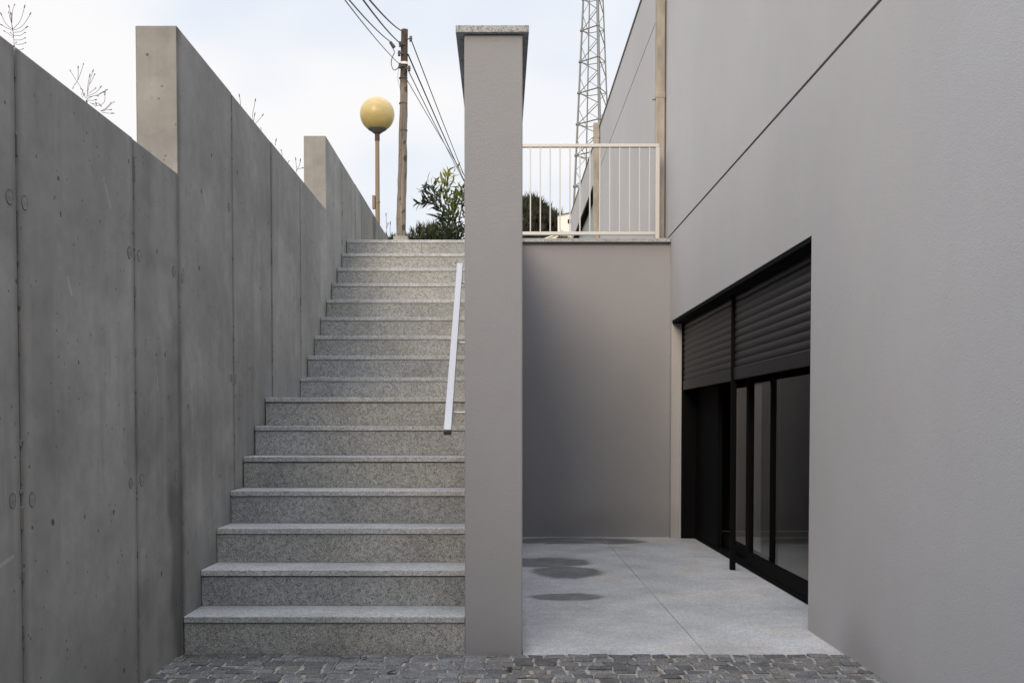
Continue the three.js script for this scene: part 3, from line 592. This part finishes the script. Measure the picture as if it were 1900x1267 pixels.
// ---------------------------------------------------------------- trees beyond
function conifer(name, label, pos, h, rx, ry, seed, tones, count, tuftLen, lumps) {
  const t = thing(name, label, 'tree', pos), r = rng(seed);
  mesh('trunk', rod([0, -0.3, 0], [0, h - ry * 0.6, 0], 0.2, 0.09, 10), M.twig, t);
  for (let k = 0; k < 9; k++) { const a = k * 2.4, y = h - ry * 1.9 + k * ry * 0.1; mesh('limb', rod([0, y - 0.5, 0], [Math.cos(a) * rx * 0.5, Math.min(y + ry * 0.25, h - ry * 0.8), Math.sin(a) * rx * 0.5], 0.07, 0.02, 6), M.twig, t); }
  const L = tones.map(() => []);
  const tuft = (s) => { const q = []; for (let k = 0; k < 7; k++) { const a = k * 0.9 + r(), l = tuftLen * (0.6 + r() * 0.6), g = new THREE.BufferGeometry(), w = tuftLen * 0.09, tl = 0.25 + r() * 0.5; g.setAttribute('position', new THREE.Float32BufferAttribute([-w, 0, 0, w, 0, 0, 0, l, 0], 3)); g.computeVertexNormals(); g.rotateX(tl).rotateY(a); q.push(g); } return merge(q); };
  const kinds = Array.from({ length: 6 }, () => tuft());
  const blobs = lumps.map(([x, y, z, s]) => [x * rx, h - ry + y * ry, z * rx, s]);
  for (let k = 0; k < count; k++) {
    const b = blobs[Math.floor(r() * blobs.length)], th = r() * Math.PI * 2, u = r() * 2 - 1, R = Math.pow(r(), 0.4), sq = Math.sqrt(1 - u * u);
    const x = b[0] + Math.cos(th) * sq * R * rx * b[3], y = b[1] + u * R * ry * b[3], z = b[2] + Math.sin(th) * sq * R * rx * b[3];
    const g = kinds[k % 6].clone(), s = 0.7 + r() * 0.7; g.scale(s, s * (1 + 0.5 * r()), s).rotateZ((r() - 0.5) * 0.9).rotateX((r() - 0.5) * 0.9).translate(x, y, z); L[Math.floor(Math.pow(r(), 1.3) * tones.length)].push(g);
  }
  L.forEach((q, i) => { if (q.length) mesh('crown', merge(q), new THREE.MeshStandardMaterial({ color: col(...tones[i]), roughness: 0.9 }), t); });
  return t;
}
{
  const dark = [[0.018, 0.026, 0.012], [0.03, 0.042, 0.018], [0.055, 0.065, 0.028]];
  const a = at(798, 422, 60); conifer('pine_tree', 'dark green pine crown showing just above the top stair step', [a.x, 5.4, -60], a.y - 5.4 + 0.4, 2.1, 1.3, 5, dark, 2600, 0.34, [[0, -0.1, 0, 0.8], [-0.6, -0.45, 0.2, 0.6], [0.6, -0.4, -0.2, 0.6], [0.2, 0.05, 0.3, 0.6], [1.0, -0.7, 0, 0.5], [-1.0, -0.75, 0, 0.45]]);
  const b = at(715, 440, 66); conifer('pine_tree', 'small dark pine top between concrete wall and utility pole', [b.x, 5.6, -66], b.y - 5.4, 0.75, 0.8, 15, dark, 500, 0.3, [[0, 0, 0, 0.8], [0.8, 0.1, 0, 0.6], [-0.7, -0.3, 0, 0.5]]);
  const c = at(985, 366, 70); conifer('pine_tree', 'large dark rounded tree seen through the railing bars beside the white house', [c.x + 0.05, 5.8, -70], c.y - 5.8 + 0.35, 2.0, 1.7, 25, [[0.02, 0.024, 0.014], [0.03, 0.036, 0.02], [0.05, 0.054, 0.03]], 5600, 0.46, [[0, 0.25, 0, 0.42], [-0.2, 0.0, 0.2, 0.5], [-0.45, 0.1, 0.2, 0.4], [0.35, -0.1, 0.1, 0.42], [0.62, -0.3, 0.1, 0.42], [0.85, -0.5, 0, 0.36], [0.15, -0.3, 0.2, 0.5], [0.1, -0.7, 0.3, 0.8], [-0.6, -0.6, -0.1, 0.7], [0.65, -0.9, -0.1, 0.62], [-0.1, -1.3, 0.2, 0.8], [0.5, -1.5, 0, 0.75], [-0.6, -1.5, 0, 0.75]]);
  const d = at(1046, 434, 30), t = conifer('bush', 'small yellow-green bush under the white house behind the railing', [d.x, 4.4, -30], d.y - 4.4 + 0.06, 0.24, 0.28, 35, [[0.05, 0.06, 0.015], [0.1, 0.11, 0.025]], 420, 0.09, [[0, 0, 0, 0.8], [-0.4, -0.3, 0.2, 0.6], [0.5, -0.2, 0, 0.6], [0, -0.9, 0, 0.8]]); t.userData.category = 'bush';
}
// ---------------------------------------------------------------- houses beyond
{
  const D = 45, x0 = at(1035.5, 400, D).x, x1 = at(1076, 396, D).x, y0 = at(1036, 400.5, D).y, y1 = at(1057, 396, D).y, t = thing('white_house', 'plain white house wall with sloping roof edge between tree and grey building', 'house', [x0, 5.2, -D]);
  t.rotation.y = -0.062; const w = x1 - x0, s = new THREE.Shape(); s.moveTo(0, -0.3); s.lineTo(w, -0.3); s.lineTo(w, y1 - 5.2 + 0.08); s.lineTo(0, y0 - 5.2); s.closePath();
  mesh('wall', metreUV(new THREE.ExtrudeGeometry(s, { depth: 5, bevelEnabled: false }).translate(0, 0, -5)), M.white, t);
  const sl = Math.atan2(y1 - y0 + 0.08, w), roof = mesh('roof', cbox(-0.03, w + 0.1, 0, 0.035, 0.05, -5.05, 0.004), M.capDark, t, [0, y0 - 5.2 + 0.003, 0]); roof.rotation.z = sl;
  mesh('corner_trim', cbox(-0.012, 0.085, -0.3, y0 - 5.2 - 0.02, 0.014, 0.001, 0.002), new THREE.MeshStandardMaterial({ color: col(0.8, 0.76, 0.74), roughness: 0.8 }), t);
  const wx = at(1055, 411, D).x - x0, wy = at(1055, 411, D).y - 5.2; mesh('window', cbox(wx - 0.03, wx + 0.12, wy - 0.09, wy + 0.09, 0.012, 0.001, 0.002), M.black, t);
  const E = 40, a = at(1003, 446, E), b = at(1034.5, 433.5, E), c = at(1034.5, 450, E), u = thing('low_outbuilding', 'low white outbuilding with a slanted roof edge in front of the dark tree', 'outbuilding', [a.x, 5.0, -E]);
  const q = new THREE.Shape(); q.moveTo(0, -0.3); q.lineTo(b.x - a.x, -0.3); q.lineTo(b.x - a.x, b.y - 5.0 - 0.03); q.lineTo(0, a.y - 5.0 - 0.03); q.closePath();
  mesh('wall', metreUV(new THREE.ExtrudeGeometry(q, { depth: 3, bevelEnabled: false }).translate(0, 0, -3)), M.white, u);
  const rf = mesh('roof', cbox(-0.05, Math.hypot(b.x - a.x, b.y - a.y), 0, 0.04, 0.06, -3.05, 0.004), M.white, u, [0, a.y - 5.0 - 0.028, 0]); rf.rotation.z = Math.atan2(b.y - a.y, b.x - a.x);
}
// ---------------------------------------------------------------- bare shrubs over the concrete wall
function bareShrub(label, D, x, yBase, twigs, group) {
  const b = at(x, yBase, D), t = thing('bare_shrub', label, 'shrub', [b.x, 2.0, -D], group), r = rng(Math.round(x * 7));
  const p = (q, dz) => at(q[0], q[1], D + dz).sub(t.position), px = D / FOCAL;
  mesh('stem', rod([0, -0.3, 0], p([x, yBase], 0), 2.4 * px, 1.4 * px, 6), M.twig, t);
  for (const tw of twigs) {
    const pts = tw.map((q, i) => p(q, (r() - 0.5) * 0.12 * i)), m = mesh('twig', tube(pts, 0.42 * px, 12, 5), M.twig, t), e = pts[pts.length - 1], f = e.clone().sub(pts[pts.length - 2]).normalize().multiplyScalar(4.5 * px);
    mesh('bud', rod(e.clone().sub(f), e.clone().addScaledVector(f, 0.3), 1.0 * px, 0.7 * px, 6), M.twig, m);
  }
}
bareShrub('bare budding twigs fanning out above the lowest stretch of concrete wall, at the picture edge', 6, 25, 84, [
  [[25, 84], [24, 66], [21, 48], [19.5, 24]], [[24, 70], [22, 50], [18, 36], [15, 22]], [[20, 40], [18, 24], [15, 10]], [[21, 42], [22, 22], [26, 8]],
  [[22, 55], [34, 42], [41, 26], [45, 10]], [[23, 56], [38, 50], [48, 38], [56, 24]], [[24, 60], [38, 58], [50, 49]], [[24, 66], [34, 66], [46, 60]], [[24.5, 74], [36, 74], [46, 70]],
  [[28, 82], [38, 82], [47, 79]], [[22, 54], [10, 44], [0, 24]], [[22, 56], [12, 52], [0, 45]], [[24, 70], [14, 62], [6, 57]], [[24, 66], [21, 63], [18, 60]], [[25, 82], [27, 80], [29.5, 78]], [[30, 92], [38, 92], [42, 90]]], null);
bareShrub('spreading bare budding shrub above the lowest concrete wall, beside the tall tan wall end', 7, 160, 186, [
  [[160, 186], [161, 172], [163, 152], [166, 138]], [[162, 170], [167, 146], [172, 130]], [[164, 158], [170, 148], [175, 137]], [[158, 182], [148, 160], [141, 150], [129, 130]], [[143, 150], [144, 138], [144, 123]],
  [[144, 148], [149, 134], [154, 118]], [[142, 151], [137, 158], [134, 164]], [[161, 174], [168, 170], [177, 163]], [[161, 178], [176, 172], [187, 160]], [[163, 180], [180, 176], [194, 170]], [[180, 176], [190, 170], [198, 166]],
  [[160, 184], [172, 178], [182, 178]], [[162, 186], [172, 186], [178, 185]], [[166, 190], [180, 196], [192, 190], [194, 172]], [[170, 192], [182, 192], [187, 197]], [[186, 205], [196, 202], [206, 192], [211, 189]],
  [[186, 206], [198, 204], [206, 203]], [[188, 208], [200, 210], [210, 210]], [[190, 206], [200, 196], [205, 190]], [[150, 176], [153, 168], [149, 164]], [[152, 180], [156, 172], [155, 176]], [[176, 198], [178, 194], [177, 190]]], null);
bareShrub('few thin bare twig tips above the middle concrete wall, beside its upper joint', 10, 470, 228, [[[470, 228], [468, 214], [471, 198], [473.5, 184]], [[470, 226], [471, 218], [472.5, 210]], [[472, 230], [480, 222], [488, 212]], [[446, 198], [445, 186], [443, 175]], [[484, 246], [484, 240], [483, 237]]], null);
bareShrub('short bare twigs above the middle concrete wall next to the smaller tan wall end', 12, 548, 322, [[[548, 322], [552, 312], [556, 304], [557, 295]], [[550, 316], [549, 304], [548, 293]], [[523, 288], [522, 282], [521, 278]], [[532, 304], [535, 300], [536, 298]], [[510, 270], [511, 264], [512, 258]], [[552, 314], [558, 312], [564, 311]]], null);
bareShrub('two thin bare saplings standing before the sky between concrete wall and utility pole', 24, 718, 448, [[[718, 448], [717.5, 430], [716.5, 410], [716, 396]], [[724, 448], [724, 436], [723.5, 425], [724, 412]], [[717, 425], [719, 418], [720, 414]]], null);

// ---------------------------------------------------------------- dead leaves on the setts
{
  const lm = new THREE.MeshStandardMaterial({ color: col(0.03, 0.024, 0.018), roughness: 0.9 }), g = leafGeo(0.05, 0.024, 0.35).rotateX(-Math.PI / 2 + 0.12);
  for (const [x, z, a, label] of [[-0.6, -4.74, 0.7, 'dark fallen leaf on the setts close to the lowest stair step'], [-0.44, -4.50, 2.1, 'dark fallen leaf on the setts in the middle of the metal-edged cover'], [0.03, -4.57, 3.4, 'dark fallen leaf on the setts in front of the rendered wall end']]) {
    const m = tag(mesh('fallen_leaf', g, lm, undefined, [x, 0.013, z]), label, 'leaf', 'fallen leaves on the paving'); m.rotation.y = a;
  }
}
camera.updateProjectionMatrix();
renderer.render(scene, camera);
